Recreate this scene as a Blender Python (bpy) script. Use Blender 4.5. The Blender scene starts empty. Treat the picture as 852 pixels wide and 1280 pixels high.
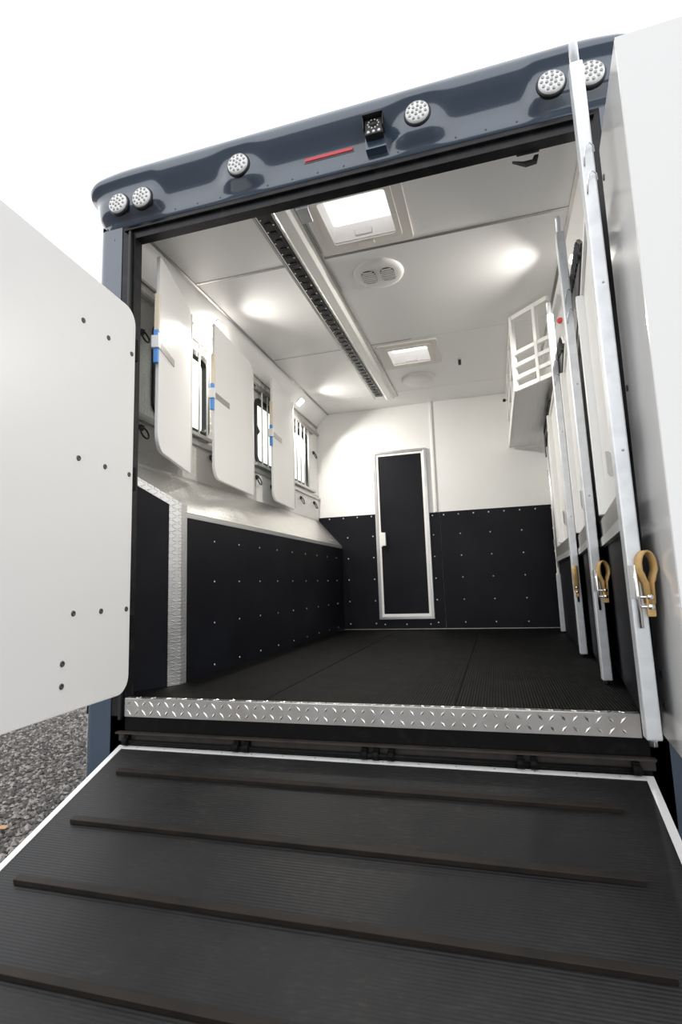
import bpy, bmesh, math, random
from mathutils import Vector, Matrix
random.seed(7)
S = bpy.context.scene
COL = S.collection

# ------------------------------------------------------------------ camera, sky, exposure
cam_d = bpy.data.cameras.new('camera')
cam = bpy.data.objects.new('camera', cam_d); COL.objects.link(cam)
cam_d.sensor_fit = 'VERTICAL'; cam_d.sensor_height = 36.0; cam_d.sensor_width = 36.0
cam_d.lens = 665.2 * 36.0 / 1280.0
cam_d.clip_start = 0.02; cam_d.clip_end = 300
def aim(loc, yaw, pitch, roll):
    y, p, r = map(math.radians, (yaw, pitch, roll))
    f = Vector((math.sin(y)*math.cos(p), math.cos(y)*math.cos(p), math.sin(p)))
    rt = Vector((math.cos(y), -math.sin(y), 0)); up = rt.cross(f)
    r2 = math.cos(r)*rt + math.sin(r)*up; u2 = -math.sin(r)*rt + math.cos(r)*up
    m = Matrix((r2, u2, -f)).transposed().to_4x4(); m.translation = loc
    return m
cam.matrix_world = aim((1.8093, -2.3333, 0.5243), -15.919, 7.7745, -1.8974)
S.camera = cam
W = bpy.data.worlds.new('overcast_sky'); S.world = W; W.use_nodes = True
bg = W.node_tree.nodes['Background']
bg.inputs[0].default_value = (0.975, 0.985, 1.0, 1); bg.inputs[1].default_value = 1.75
S.view_settings.view_transform = 'Standard'; S.view_settings.look = 'None'
S.view_settings.exposure = 0.0; S.view_settings.gamma = 1.0
S.view_settings.use_curve_mapping = False
S.cycles.max_bounces = 16; S.cycles.diffuse_bounces = 9

# ------------------------------------------------------------------ materials
MATS = {}
def nn(nt, t, **k):
    n = nt.nodes.new(t)
    for a, v in k.items(): setattr(n, a, v)
    return n
def mat(name, col, rough=0.5, metal=0.0, spec=0.5, coat=0.0, noise=None, bump=None, coatr=0.05):
    m = bpy.data.materials.new(name); m.use_nodes = True; nt = m.node_tree
    b = nt.nodes['Principled BSDF']
    b.inputs['Base Color'].default_value = (*col, 1); b.inputs['Roughness'].default_value = rough
    b.inputs['Metallic'].default_value = metal; b.inputs['Specular IOR Level'].default_value = spec
    b.inputs['Coat Weight'].default_value = coat; b.inputs['Coat Roughness'].default_value = coatr
    tc = nn(nt, 'ShaderNodeTexCoord')
    if noise:                                  # (scale, colour2, detail, lo, hi)
        n = nn(nt, 'ShaderNodeTexNoise'); n.inputs['Scale'].default_value = noise[0]; n.inputs['Detail'].default_value = noise[2]
        nt.links.new(tc.outputs['Object'], n.inputs['Vector'])
        r = nn(nt, 'ShaderNodeMapRange'); r.inputs[1].default_value = noise[3]; r.inputs[2].default_value = noise[4]
        nt.links.new(n.outputs['Fac'], r.inputs[0])
        mx = nn(nt, 'ShaderNodeMix', data_type='RGBA'); mx.inputs[6].default_value = (*col, 1); mx.inputs[7].default_value = (*noise[1], 1)
        nt.links.new(r.outputs[0], mx.inputs[0]); nt.links.new(mx.outputs[2], b.inputs['Base Color'])
    if bump:                                   # (scale, strength, distance)
        n = nn(nt, 'ShaderNodeTexNoise'); n.inputs['Scale'].default_value = bump[0]; n.inputs['Detail'].default_value = 4
        nt.links.new(tc.outputs['Object'], n.inputs['Vector'])
        bp = nn(nt, 'ShaderNodeBump'); bp.inputs['Strength'].default_value = bump[1]; bp.inputs['Distance'].default_value = bump[2]
        nt.links.new(n.outputs['Fac'], bp.inputs['Height']); nt.links.new(bp.outputs[0], b.inputs['Normal'])
    MATS[name] = m
    return m
def M2(nt, op, a, b=None, c=None):
    n = nn(nt, 'ShaderNodeMath', operation=op)
    for i, v in enumerate((a, b, c)):
        if v is None: continue
        if isinstance(v, (int, float)): n.inputs[i].default_value = v
        else: nt.links.new(v, n.inputs[i])
    return n.outputs[0]
def ribbed(name, col, axis, pitch, rough=0.45, depth=0.0015, col2=None, nscale=3.0, spec=0.4):
    """rubber with fine moulded ribs running across `axis`"""
    m = mat(name, col, rough, spec=spec); nt = m.node_tree; b = nt.nodes['Principled BSDF']
    tc = nn(nt, 'ShaderNodeTexCoord'); sp = nn(nt, 'ShaderNodeSeparateXYZ'); nt.links.new(tc.outputs['Object'], sp.inputs[0])
    s = M2(nt, 'SINE', M2(nt, 'MULTIPLY', sp.outputs[axis], 2*math.pi/pitch))
    bp = nn(nt, 'ShaderNodeBump'); bp.inputs['Strength'].default_value = 0.9; bp.inputs['Distance'].default_value = depth
    nt.links.new(s, bp.inputs['Height']); nt.links.new(bp.outputs[0], b.inputs['Normal'])
    if col2:
        n = nn(nt, 'ShaderNodeTexNoise'); n.inputs['Scale'].default_value = nscale; n.inputs['Detail'].default_value = 8; n.inputs['Roughness'].default_value = 0.7
        nt.links.new(tc.outputs['Object'], n.inputs['Vector'])
        n2 = nn(nt, 'ShaderNodeTexNoise'); n2.inputs['Scale'].default_value = nscale*45; n2.inputs['Detail'].default_value = 3
        mp = nn(nt, 'ShaderNodeMapping'); mp.inputs['Scale'].default_value = (0.25, 1, 1) if axis != 0 else (1, 0.25, 1)
        nt.links.new(tc.outputs['Object'], mp.inputs[0]); nt.links.new(mp.outputs[0], n2.inputs['Vector'])
        r = nn(nt, 'ShaderNodeMapRange'); r.inputs[1].default_value = 0.42; r.inputs[2].default_value = 0.75
        nt.links.new(n.outputs['Fac'], r.inputs[0])
        r2 = nn(nt, 'ShaderNodeMapRange'); r2.inputs[1].default_value = 0.5; r2.inputs[2].default_value = 0.72
        nt.links.new(n2.outputs['Fac'], r2.inputs[0])
        ft = M2(nt, 'MULTIPLY', r.outputs[0], M2(nt, 'ADD', M2(nt, 'MULTIPLY', r2.outputs[0], 0.75), 0.25))
        mx = nn(nt, 'ShaderNodeMix', data_type='RGBA'); mx.inputs[6].default_value = (*col, 1); mx.inputs[7].default_value = (*col2, 1)
        nt.links.new(ft, mx.inputs[0]); nt.links.new(mx.outputs[2], b.inputs['Base Color'])
        nt.links.new(M2(nt, 'ADD', M2(nt, 'MULTIPLY', n.outputs['Fac'], 0.35), rough-0.15), b.inputs['Roughness'])
    return m
def tread(name, col, ua, va, cell, rough=0.3, metal=1.0, depth=0.0018):
    """embossed tread plate: alternating diagonal lozenges in relief"""
    m = mat(name, col, rough, metal); nt = m.node_tree; b = nt.nodes['Principled BSDF']
    tc = nn(nt, 'ShaderNodeTexCoord'); sp = nn(nt, 'ShaderNodeSeparateXYZ'); nt.links.new(tc.outputs['Object'], sp.inputs[0])
    u = M2(nt, 'MULTIPLY', sp.outputs[ua], 1/cell); v = M2(nt, 'MULTIPLY', sp.outputs[va], 1/cell)
    fu = M2(nt, 'SUBTRACT', M2(nt, 'FRACT', u), 0.5); fv = M2(nt, 'SUBTRACT', M2(nt, 'FRACT', v), 0.5)
    par = M2(nt, 'PINGPONG', M2(nt, 'ADD', M2(nt, 'FLOOR', u), M2(nt, 'FLOOR', v)), 1.0)
    sg = M2(nt, 'SUBTRACT', M2(nt, 'MULTIPLY', par, 2.0), 1.0)
    sv = M2(nt, 'MULTIPLY', fv, sg)
    a = M2(nt, 'MULTIPLY', M2(nt, 'ADD', fu, sv), 1.35); c = M2(nt, 'MULTIPLY', M2(nt, 'SUBTRACT', fu, sv), 4.2)
    h = M2(nt, 'SUBTRACT', 1.0, M2(nt, 'ADD', M2(nt, 'MULTIPLY', a, a), M2(nt, 'MULTIPLY', c, c)))
    h = M2(nt, 'MINIMUM', M2(nt, 'MAXIMUM', M2(nt, 'MULTIPLY', h, 2.0), 0.0), 1.0)
    bp = nn(nt, 'ShaderNodeBump'); bp.inputs['Strength'].default_value = 1.0; bp.inputs['Distance'].default_value = depth
    nt.links.new(h, bp.inputs['Height']); nt.links.new(bp.outputs[0], b.inputs['Normal'])
    n = nn(nt, 'ShaderNodeTexNoise'); n.inputs['Scale'].default_value = 5; n.inputs['Detail'].default_value = 6
    nt.links.new(tc.outputs['Object'], n.inputs['Vector'])
    nt.links.new(M2(nt, 'ADD', M2(nt, 'MULTIPLY', n.outputs['Fac'], 0.3), rough-0.12), b.inputs['Roughness'])
    return m
def emit(name, col, s):
    m = bpy.data.materials.new(name); m.use_nodes = True; nt = m.node_tree; nt.nodes.clear()
    e = nn(nt, 'ShaderNodeEmission'); e.inputs[0].default_value = (*col, 1); e.inputs[1].default_value = s
    o = nn(nt, 'ShaderNodeOutputMaterial'); nt.links.new(e.outputs[0], o.inputs[0]); MATS[name] = m; return m
def glass(name, tint, refl=0.08):
    m = bpy.data.materials.new(name); m.use_nodes = True; nt = m.node_tree; nt.nodes.clear()
    t = nn(nt, 'ShaderNodeBsdfTransparent'); t.inputs[0].default_value = (*tint, 1)
    g = nn(nt, 'ShaderNodeBsdfGlossy'); g.inputs['Roughness'].default_value = 0.03
    x = nn(nt, 'ShaderNodeMixShader'); x.inputs[0].default_value = refl
    o = nn(nt, 'ShaderNodeOutputMaterial')
    nt.links.new(t.outputs[0], x.inputs[1]); nt.links.new(g.outputs[0], x.inputs[2]); nt.links.new(x.outputs[0], o.inputs[0]); MATS[name] = m
def translucent(name, col, tr):
    m = bpy.data.materials.new(name); m.use_nodes = True; nt = m.node_tree; nt.nodes.clear()
    t = nn(nt, 'ShaderNodeBsdfTransparent'); t.inputs[0].default_value = (*col, 1)
    g = nn(nt, 'ShaderNodeBsdfTranslucent'); g.inputs[0].default_value = (*col, 1)
    x = nn(nt, 'ShaderNodeMixShader'); x.inputs[0].default_value = tr
    o = nn(nt, 'ShaderNodeOutputMaterial')
    nt.links.new(t.outputs[0], x.inputs[1]); nt.links.new(g.outputs[0], x.inputs[2]); nt.links.new(x.outputs[0], o.inputs[0]); MATS[name] = m

mat('white_gel', (0.80, 0.80, 0.797), 0.12, coat=0.3)
mat('white_wall', (0.88, 0.88, 0.87), 0.34, bump=(1.3, 0.25, 0.01))
mat('white_ceiling', (0.91, 0.91, 0.91), 0.34, bump=(2.0, 0.12, 0.006))
mat('white_panel', (0.80, 0.797, 0.79), 0.42)
mat('white_tube', (0.88, 0.88, 0.86), 0.32)
mat('white_plastic', (0.85, 0.845, 0.83), 0.4)
mat('cream_plastic', (0.80, 0.77, 0.73), 0.45)
mat('door_white', (0.80, 0.80, 0.797), 0.38, bump=(8, 0.03, 0.002))
mat('navy', (0.042, 0.068, 0.108), 0.2, spec=0.8, coat=1.0, coatr=0.04)
mat('black_frame', (0.008, 0.008, 0.010), 0.34, spec=0.35, noise=(14, (0.03, 0.028, 0.027), 6, 0.5, 0.75))
mat('black_board', (0.0045, 0.005, 0.008), 0.45, spec=0.2, noise=(3, (0.009, 0.010, 0.014), 5, 0.4, 0.8), bump=(60, 0.08, 0.001))
mat('black_plastic', (0.012, 0.012, 0.013), 0.4)
mat('black_iron', (0.005, 0.0045, 0.0045), 0.6, spec=0.12, noise=(20, (0.015, 0.013, 0.011), 6, 0.55, 0.8))
mat('rusty_iron', (0.035, 0.028, 0.023), 0.6, noise=(16, (0.018, 0.015, 0.013), 6, 0.4, 0.7))
mat('cleat_rubber', (0.015, 0.010, 0.007), 0.6, spec=0.3, noise=(8, (0.006, 0.005, 0.0045), 6, 0.35, 0.7))
mat('aluminium', (0.72, 0.72, 0.72), 0.33, 1.0, noise=(6, (0.60, 0.60, 0.60), 5, 0.3, 0.7))
mat('dull_aluminium', (0.50, 0.49, 0.48), 0.42, 1.0)
mat('ramp_edge', (0.80, 0.80, 0.80), 0.45, 0.3)
mat('galvanised', (0.80, 0.825, 0.85), 0.38, 0.55, noise=(18, (0.70, 0.725, 0.75), 5, 0.35, 0.65))
mat('chrome', (0.8, 0.8, 0.8), 0.12, 1.0)
mat('dark_screw', (0.10, 0.10, 0.105), 0.45, 0.6)
mat('bolt_white', (0.75, 0.75, 0.74), 0.35, 0.4)
mat('leather', (0.60, 0.39, 0.15), 0.5, noise=(25, (0.50, 0.30, 0.10), 4, 0.4, 0.7))
mat('pale_leather', (0.80, 0.70, 0.55), 0.55)
mat('blue_plastic', (0.10, 0.32, 0.78), 0.4)
mat('red_lens', (0.62, 0.02, 0.035), 0.18, coat=0.6)
mat('lamp_lens', (0.85, 0.86, 0.87), 0.12, coat=0.8)
mat('led', (0.42, 0.42, 0.40), 0.2, 0.6)
mat('gravel', (0.085, 0.078, 0.075), 0.9, noise=(26, (0.23, 0.21, 0.195), 9, 0.42, 0.66), bump=(45, 1.0, 0.03))
mat('stone_a', (0.36, 0.33, 0.31), 0.85); mat('stone_b', (0.10, 0.094, 0.09), 0.85); mat('stone_c', (0.20, 0.185, 0.172), 0.85)
mat('leaf', (0.46, 0.26, 0.10), 0.7)
ribbed('mat_floor', (0.0022, 0.0022, 0.0023), 0, 0.0125, 0.55, 0.0010, (0.007, 0.0065, 0.006), 2.2, spec=0.09)
ribbed('mat_ramp', (0.0062, 0.0064, 0.0074), 1, 0.0105, 0.42, 0.00022, (0.036, 0.033, 0.029), 2.0, spec=0.34)
ribbed('rib_rubber', (0.012, 0.012, 0.014), 1, 0.035, 0.35, 0.006)
tread('tread_wall', (0.76, 0.745, 0.72), 1, 2, 0.030, 0.42, 0.6, 0.0035)
tread('tread_manger', (0.66, 0.65, 0.63), 1, 0, 0.026, 0.34, 1.0, 0.0035)
tread('tread_trim', (0.82, 0.82, 0.82), 0, 2, 0.019, 0.34, 0.9, 0.004)
tread('tread_trim_side', (0.82, 0.82, 0.82), 1, 2, 0.019, 0.34, 0.9, 0.004)
tread('tread_rack', (0.80, 0.80, 0.80), 0, 1, 0.030, 0.4, 0.35, 0.004)
mat('sill_plate', (0.70, 0.69, 0.68), 0.3, 0.95, noise=(9, (0.60, 0.585, 0.56), 6, 0.4, 0.7))
mat('sill_lozenge', (0.88, 0.88, 0.87), 0.22, 0.95)
emit('led_glow', (1.0, 0.95, 0.86), 6.0)
glass('window_glass', (0.97, 1.0, 0.95))
translucent('hatch_plastic', (0.95, 0.93, 0.92), 0.45)

# ------------------------------------------------------------------ mesh helpers
class MB:
    def __init__(s): s.v = []; s.f = []; s.sm = []
    def add(s, vs, fs, smooth=False):
        o = len(s.v); s.v += [tuple(map(float, v)) for v in vs]; s.f += [tuple(i+o for i in f) for f in fs]; s.sm += [smooth]*len(fs); return s
    def box(s, x0, x1, y0, y1, z0, z1):
        return s.add([(x0,y0,z0),(x1,y0,z0),(x1,y1,z0),(x0,y1,z0),(x0,y0,z1),(x1,y0,z1),(x1,y1,z1),(x0,y1,z1)],
                     [(3,2,1,0),(4,5,6,7),(0,1,5,4),(1,2,6,5),(2,3,7,6),(3,0,4,7)])
    def bar(s, a, b, w, h, up=(0,0,1)):
        a, b = Vector(a), Vector(b); d = (b-a).normalized(); u = Vector(up)
        r = d.cross(u)
        if r.length < 1e-4: r = d.cross(Vector((0,1,0)))
        r.normalize(); u = r.cross(d); vs = []
        for p in (a, b):
            for i, j in ((-1,-1),(1,-1),(1,1),(-1,1)): vs.append(p + r*i*w/2 + u*j*h/2)
        return s.add(vs, [(0,1,2,3),(7,6,5,4),(0,4,5,1),(1,5,6,2),(2,6,7,3),(3,7,4,0)])
    def cyl(s, a, b, r, n=12, r2=None, caps=True):
        a, b = Vector(a), Vector(b); d = (b-a).normalized(); u = d.orthogonal().normalized(); w = d.cross(u); r2 = r if r2 is None else r2
        vs = [a + (u*math.cos(t)+w*math.sin(t))*r for t in (2*math.pi*i/n for i in range(n))] + [b + (u*math.cos(t)+w*math.sin(t))*r2 for t in (2*math.pi*i/n for i in range(n))]
        s.add(vs, [(i,(i+1)%n,n+(i+1)%n,n+i) for i in range(n)], True)
        if caps: s.add(vs, [tuple(range(n-1,-1,-1)), tuple(range(n,2*n))])
        return s
    def tube(s, pts, r, n=8, closed=False):
        pts = [Vector(p) for p in pts]; N = len(pts); vs = []; u = None
        for i, p in enumerate(pts):
            d = (pts[(i+1)%N]-pts[i-1]) if closed else (pts[min(i+1,N-1)]-pts[max(i-1,0)])
            d.normalize()
            if u is None: u = d.orthogonal().normalized()
            else: u = (u - d*u.dot(d)).normalized()
            w = d.cross(u); vs += [p + (u*math.cos(2*math.pi*k/n)+w*math.sin(2*math.pi*k/n))*r for k in range(n)]
        fs = [(i*n+k, i*n+(k+1)%n, ((i+1)%N)*n+(k+1)%n, ((i+1)%N)*n+k) for i in range(N if closed else N-1) for k in range(n)]
        s.add(vs, fs, True)
        if not closed: s.add(vs, [tuple(range(n-1,-1,-1)), tuple(range((N-1)*n, N*n))])
        return s
    def prism(s, poly, d):
        n = len(poly); p = [Vector(q) for q in poly]; d = Vector(d)
        return s.add(p + [q+d for q in p], [tuple(range(n-1,-1,-1)), tuple(range(n,2*n))] + [(i,(i+1)%n,n+(i+1)%n,n+i) for i in range(n)])
    def dome(s, c, nrm, r, h, n=8):
        c = Vector(c); d = Vector(nrm).normalized(); u = d.orthogonal().normalized(); w = d.cross(u)
        vs = []; 
        for rr, hh in ((1.0, 0.0), (0.8, 0.6)):
            vs += [c + d*h*hh + (u*math.cos(2*math.pi*k/n)+w*math.sin(2*math.pi*k/n))*r*rr for k in range(n)]
        vs.append(c + d*h)
        return s.add(vs, [(k,(k+1)%n,n+(k+1)%n,n+k) for k in range(n)] + [(n+k, n+(k+1)%n, 2*n) for k in range(n)], True)
    def lathe(s, c, nrm, prof, n=24):
        c = Vector(c); d = Vector(nrm).normalized(); u = d.orthogonal().normalized(); w = d.cross(u); vs = []
        for r, h in prof: vs += [c + d*h + (u*math.cos(2*math.pi*k/n)+w*math.sin(2*math.pi*k/n))*r for k in range(n)]
        m = len(prof)
        return s.add(vs, [(i*n+k, i*n+(k+1)%n, (i+1)*n+(k+1)%n, (i+1)*n+k) for i in range(m-1) for k in range(n)], True)
    def mesh(s, name):
        me = bpy.data.meshes.new(name); me.from_pydata(s.v, [], s.f)
        me.polygons.foreach_set('use_smooth', s.sm); me.update()
        bm = bmesh.new(); bm.from_mesh(me); bmesh.ops.remove_doubles(bm, verts=bm.verts, dist=1e-6)
        bmesh.ops.recalc_face_normals(bm, faces=bm.faces); bm.to_mesh(me); bm.free()
        return me
def put(name, mb, m, parent=None, bevel=0.0, seg=2):
    me = mb.mesh(name) if isinstance(mb, MB) else mb
    o = bpy.data.objects.new(name, me); COL.objects.link(o)
    if not me.materials: me.materials.append(MATS[m])
    if parent: o.parent = parent
    if bevel:
        b = o.modifiers.new('bevel', 'BEVEL'); b.width = bevel; b.segments = seg; b.limit_method = 'ANGLE'; b.angle_limit = math.radians(40)
    return o
def tag(o, label=None, cat=None, group=None, kind=None):
    for k, v in (('label', label), ('category', cat), ('group', group), ('kind', kind)):
        if v: o[k] = v
    return o
def thing(name, label, cat, group=None, loc=(0,0,0)):
    o = bpy.data.objects.new(name, None); COL.objects.link(o); o.empty_display_size = 0.05; o.location = loc
    return tag(o, label, cat, group)
def struct(name, mb, m, label=None, bevel=0.0, cat=None):
    return tag(put(name, mb, m, None, bevel), label, cat, kind='structure')
def rpoly(w, h, r, n=6):
    """rounded rectangle outline (centred), list of (u, v)"""
    out = []
    for cx, cy, a0 in ((w/2-r, h/2-r, 0), (-w/2+r, h/2-r, 90), (-w/2+r, -h/2+r, 180), (w/2-r, -h/2+r, 270)):
        for k in range(n+1):
            a = math.radians(a0 + 90*k/n); out.append((cx+r*math.cos(a), cy+r*math.sin(a)))
    return out
def ring(outer, inner, fn, d):
    """frame between two outlines of equal length, mapped by fn(u, v) and pushed by d"""
    n = len(outer); mb = MB(); d = Vector(d)
    o = [Vector(fn(*p)) for p in outer]; i = [Vector(fn(*p)) for p in inner]
    vs = o + i + [p+d for p in o] + [p+d for p in i]; fs = []
    for k in range(n):
        j = (k+1) % n
        fs += [(k, j, n+j, n+k), (2*n+k, 3*n+k, 3*n+j, 2*n+j), (k, 2*n+k, 2*n+j, j), (n+k, n+j, 3*n+j, 3*n+k)]
    return mb.add(vs, fs)
def dots(name, pts, nrm, r, h, m, parent):
    """one small bolt head per point, all sharing a mesh"""
    me = MB().dome((0,0,0), nrm, r, h).mesh(name); me.materials.append(MATS[m])
    for p in pts:
        o = bpy.data.objects.new(name, me); COL.objects.link(o); o.parent = parent; o.location = p

# ------------------------------------------------------------------ main dimensions (metres, floor top = 0, rear opening at y = 0)
XL, XR = -0.22, 2.52          # inner wall faces
OL, OR = 0.0, 2.30            # rear opening
YB = 3.79                     # bulkhead
HC = 2.625                    # ceiling
HW = 2.485                    # wall top, start of cove
CL, CR = -0.066, 2.366        # ceiling edges
HO = 2.483                    # opening height
GZ = -0.85                    # ground

# ------------------------------------------------------------------ ground
g = struct('ground', MB().add([(-60,-40,GZ),(60,-40,GZ),(60,80,GZ),(-60,80,GZ)], [(0,1,2,3)]), 'gravel', 'dark grey gravel yard under the trailer')
mb = MB(); rnd = random.Random(1); NST = 30000
for i in range(NST):
    x = rnd.uniform(-4.2, -0.32); y = rnd.uniform(-0.6, 4.5); z_ = rnd.uniform(0.007, 0.021)
    if rnd.random() < 0.03: z_ *= 1.6
    ax = [rnd.uniform(0.7, 1.3)*z_ for _ in range(3)]; an = rnd.uniform(0, 6.28); ca, sa = math.cos(an), math.sin(an); vs = []
    for dx, dy, dz in ((1,0,0),(0.2,1,0.1),(-1,0.2,0),(0,-1,-0.1),(0.1,0,0.8),(0,0,-0.8)):
        dx *= ax[0]*rnd.uniform(0.8,1.2); dy *= ax[1]*rnd.uniform(0.8,1.2); dz *= ax[2]
        vs.append((x+dx*ca-dy*sa, y+dx*sa+dy*ca, GZ+0.3*z_+dz))
    mb.add(vs, [(0,1,4),(1,2,4),(2,3,4),(3,0,4),(1,0,5),(2,1,5),(3,2,5),(0,3,5)])
me = bpy.data.meshes.new('gravel_stones'); me.from_pydata(mb.v, [], mb.f)
for nm in ('stone_a', 'stone_b', 'stone_c'): me.materials.append(MATS[nm])
me.polygons.foreach_set('material_index', [(0, 1, 1, 2, 0, 1, 2)[(k//8*7919) % 7] for k in range(NST*8)])
tag(put('gravel_stones', me, 'stone_a'), 'loose gravel chips scattered beside the trailer', 'gravel', kind='stuff')
lf = MB(); pts = [(0,0),(0.03,0.018),(0.07,0.02),(0.11,0),(0.07,-0.022),(0.03,-0.02)]
lf.prism([(-1.10+a*0.8+b*0.6, 0.33-a*0.5+b*0.9, GZ+0.03+0.10*a) for a, b in pts], (0,0,0.002))
tag(put('dry_leaf', lf, 'leaf'), 'dry orange-brown leaf lying on the gravel', 'leaf')

# ------------------------------------------------------------------ trailer shell
fl = struct('floor', MB().box(XL-0.02, XR+0.02, 0.012, YB+0.05, -0.085, -0.006), 'black_iron', 'black rubber matted trailer floor')
for x0, x1 in ((XL, 0.722), (0.728, 1.60), (1.606, XR)):      # three rubber mats with seams
    put('rubber_mat', MB().box(x0, x1, 0.03, YB, -0.006, 0.0), 'mat_floor', fl)
# bulkhead
wb = struct('wall_back', MB().box(XL-0.02, XR+0.02, YB, YB+0.06, -0.08, 2.70), 'white_wall', 'glossy white bulkhead wall at the front of the stalls')
wp = put('kick_panel', MB().box(XL, 0.486, YB-0.012, YB, 0.0, 1.335), 'black_board', wb)
wp2 = put('kick_panel', MB().box(1.121, 1.235, YB-0.012, YB, 0.0, 1.31).box(0.486, 1.121, YB-0.012, YB, 0, 0.110), 'black_board', wb)
wp3 = put('kick_panel', MB().box(1.238, XR, YB-0.014, YB, 0.0, 1.312), 'black_board', wb)
put('base_strip', MB().box(XL, XR, YB-0.018, YB-0.011, 0.0, 0.007), 'dull_aluminium', wb)
yb = YB-0.012
dots('bolt', [(x, yb, 1.312) for x in (-0.081, 0.093, 0.265, 0.438)] + [(x, yb, z) for x in (0.139, 0.447) for z in (1.075, 0.825, 0.574, 0.325, 0.067)], (0,-1,0), 0.008, 0.005, 'bolt_white', wp)
dots('bolt', [(1.155, yb, z) for z in (1.276, 1.052, 0.806, 0.562, 0.321, 0.072)] + [(x, yb, 0.055) for x in (0.55, 0.80, 1.07)], (0,-1,0), 0.008, 0.005, 'bolt_white', wp2)
dots('bolt', [(x, YB-0.014, 1.275) for x in (1.281, 1.445, 1.61, 1.775, 1.94, 2.105, 2.266, 2.43)] + [(x, YB-0.014, z) for x in (1.452, 1.778, 2.11, 2.43) for z in (1.052, 0.807, 0.565, 0.32, 0.072)], (0,-1,0), 0.008, 0.005, 'bolt_white', wp3)
put('conduit', MB().box(1.185, 1.212, YB-0.014, YB, 1.315, HC), 'white_plastic', wb, 0.005)
# side walls with window holes on the left
WIN = [(0.47, 1.17), (1.985, 2.665), (2.76, 3.43)]; WZ0, WZ1 = 1.635, 2.275
ins = 0.035
mb = MB(); x0, x1 = XL-0.02, XL
mb.box(x0, x1, 0.02, YB, -0.45, WZ0+ins); mb.box(x0, x1, 0.02, YB, WZ1-ins, HW)
ys = [0.02] + [v for a, b in WIN for v in (a+ins, b-ins)] + [YB]
for i in range(0, len(ys), 2): mb.box(x0, x1, ys[i], ys[i+1], WZ0+ins, WZ1-ins)
wl = struct('wall_left', mb, 'tread_wall', 'embossed aluminium left wall with windows above the manger')
put('body_side', MB().box(XL-0.024, XL-0.0205, 0.03, YB+0.06, -0.5, WZ0+ins).box(XL-0.024, XL-0.0205, 0.03, YB+0.06, WZ1-ins, 2.62), 'navy', wl)
put('ledge_rail', MB().box(XL, XL+0.028, 0.05, YB, 1.555, 1.578).box(XL, XL+0.006, 0.05, YB, 1.578, 1.61), 'dull_aluminium', wl)
put('top_rail', MB().box(XL, XL+0.03, 0.05, YB, 2.365, 2.388), 'dull_aluminium', wl)
put('wall_liner', MB().box(XL, XL+0.004, 2.02, YB, 1.30, 1.555).box(XL, XL+0.004, 3.44, YB, 1.61, 2.365), 'white_panel', wl)
wr = struct('wall_right', MB().box(XR, XR+0.02, 0.02, YB, -0.45, HW), 'white_wall', 'white right wall behind the folded partitions')
put('body_side', MB().box(XR+0.0205, XR+0.024, 0.03, YB+0.06, -0.5, 2.62), 'navy', wr)
put('kick_panel', MB().box(XR-0.012, XR, 0.03, YB, 0.0, 1.31), 'black_board', wr)
# coves
for nm, xa, xb in (('wall_left_cove', XL, CL), ('wall_right_cove', XR, CR)):
    o = -0.02 if xa < 1 else 0.02
    c = struct('trim_1' if xa < 1 else 'trim_2', MB().prism([(xa, 0.05, HW), (xb, 0.05, HC), (xb, 0.05, HC+0.03), (xa+o, 0.05, HC+0.03), (xa+o, 0.05, HW)], (0, YB-0.05, 0)), 'white_ceiling',
               'sloping white cove panel between ceiling and %s wall' % ('left' if xa < 1 else 'right'))
    sx = 1 if xa < 1 else -1
    put('seam_strip', MB().box(min(xb-0.014, xb+0.014), xb+0.014, 0.06, YB, HC-0.006, HC), 'dull_aluminium', c)
    put('seam_strip', MB().box(xa, xa+sx*0.012, 0.06, YB, HW-0.02, HW-0.002), 'dull_aluminium', c)
# ceiling: panels between seams, holes for the roof hatches
HATCH = [(0.985, 1.385, 0.21, 0.61), (0.99, 1.365, 2.20, 2.56)]
SEAM = [0.04, 0.725, 2.07, 3.31, YB]
ce = struct('ceiling', MB().box(XL-0.02, XR+0.02, 0.03, HATCH[0][2], HC+0.01, HC+0.06), 'white_ceiling', 'glossy white panelled trailer ceiling')
def rect_hole(x0, x1, y0, y1, z0, z1, h):
    m_ = MB()
    if h is None: return m_.box(x0, x1, y0, y1, z0, z1)
    a, b, c, d = h
    return m_.box(x0, a, y0, y1, z0, z1).box(b, x1, y0, y1, z0, z1).box(a, b, y0, c, z0, z1).box(a, b, d, y1, z0, z1)
ce.data.clear_geometry() if hasattr(ce.data, 'clear_geometry') else None
roof = MB()
a, b = HATCH
roof.box(XL-0.02, a[0], 0.03, YB+0.06, HC+0.012, HC+0.09); roof.box(a[1], XR+0.02, 0.03, YB+0.06, HC+0.012, HC+0.09)
roof.box(a[0], a[1], 0.03, a[2], HC+0.012, HC+0.09); roof.box(a[0], a[1], a[3], b[2], HC+0.012, HC+0.09); roof.box(a[0], a[1], b[3], YB+0.06, HC+0.012, HC+0.09)
ce.data = roof.mesh('ceiling'); ce.data.materials.append(MATS['white_ceiling'])
for i in range(4):
    h = HATCH[0] if i == 0 else HATCH[1] if i == 2 else None
    put('ceiling_panel', MB().box(CL, 0.70, SEAM[i]+0.003, SEAM[i+1]-0.003, HC, HC+0.012), 'white_ceiling', ce)
    put('ceiling_panel', rect_hole(0.70, CR, SEAM[i]+0.003, SEAM[i+1]-0.003, HC, HC+0.012, h), 'white_ceiling', ce)
for y in SEAM[1:2]: put('seam_strip', MB().box(CL, CR, y-0.010, y+0.010, HC-0.004, HC+0.004), 'dull_aluminium', ce)
put('seam_strip', MB().box(CL, 1.24, SEAM[2]-0.006, SEAM[2]+0.006, HC-0.002, HC+0.004), 'dull_aluminium', ce)
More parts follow.
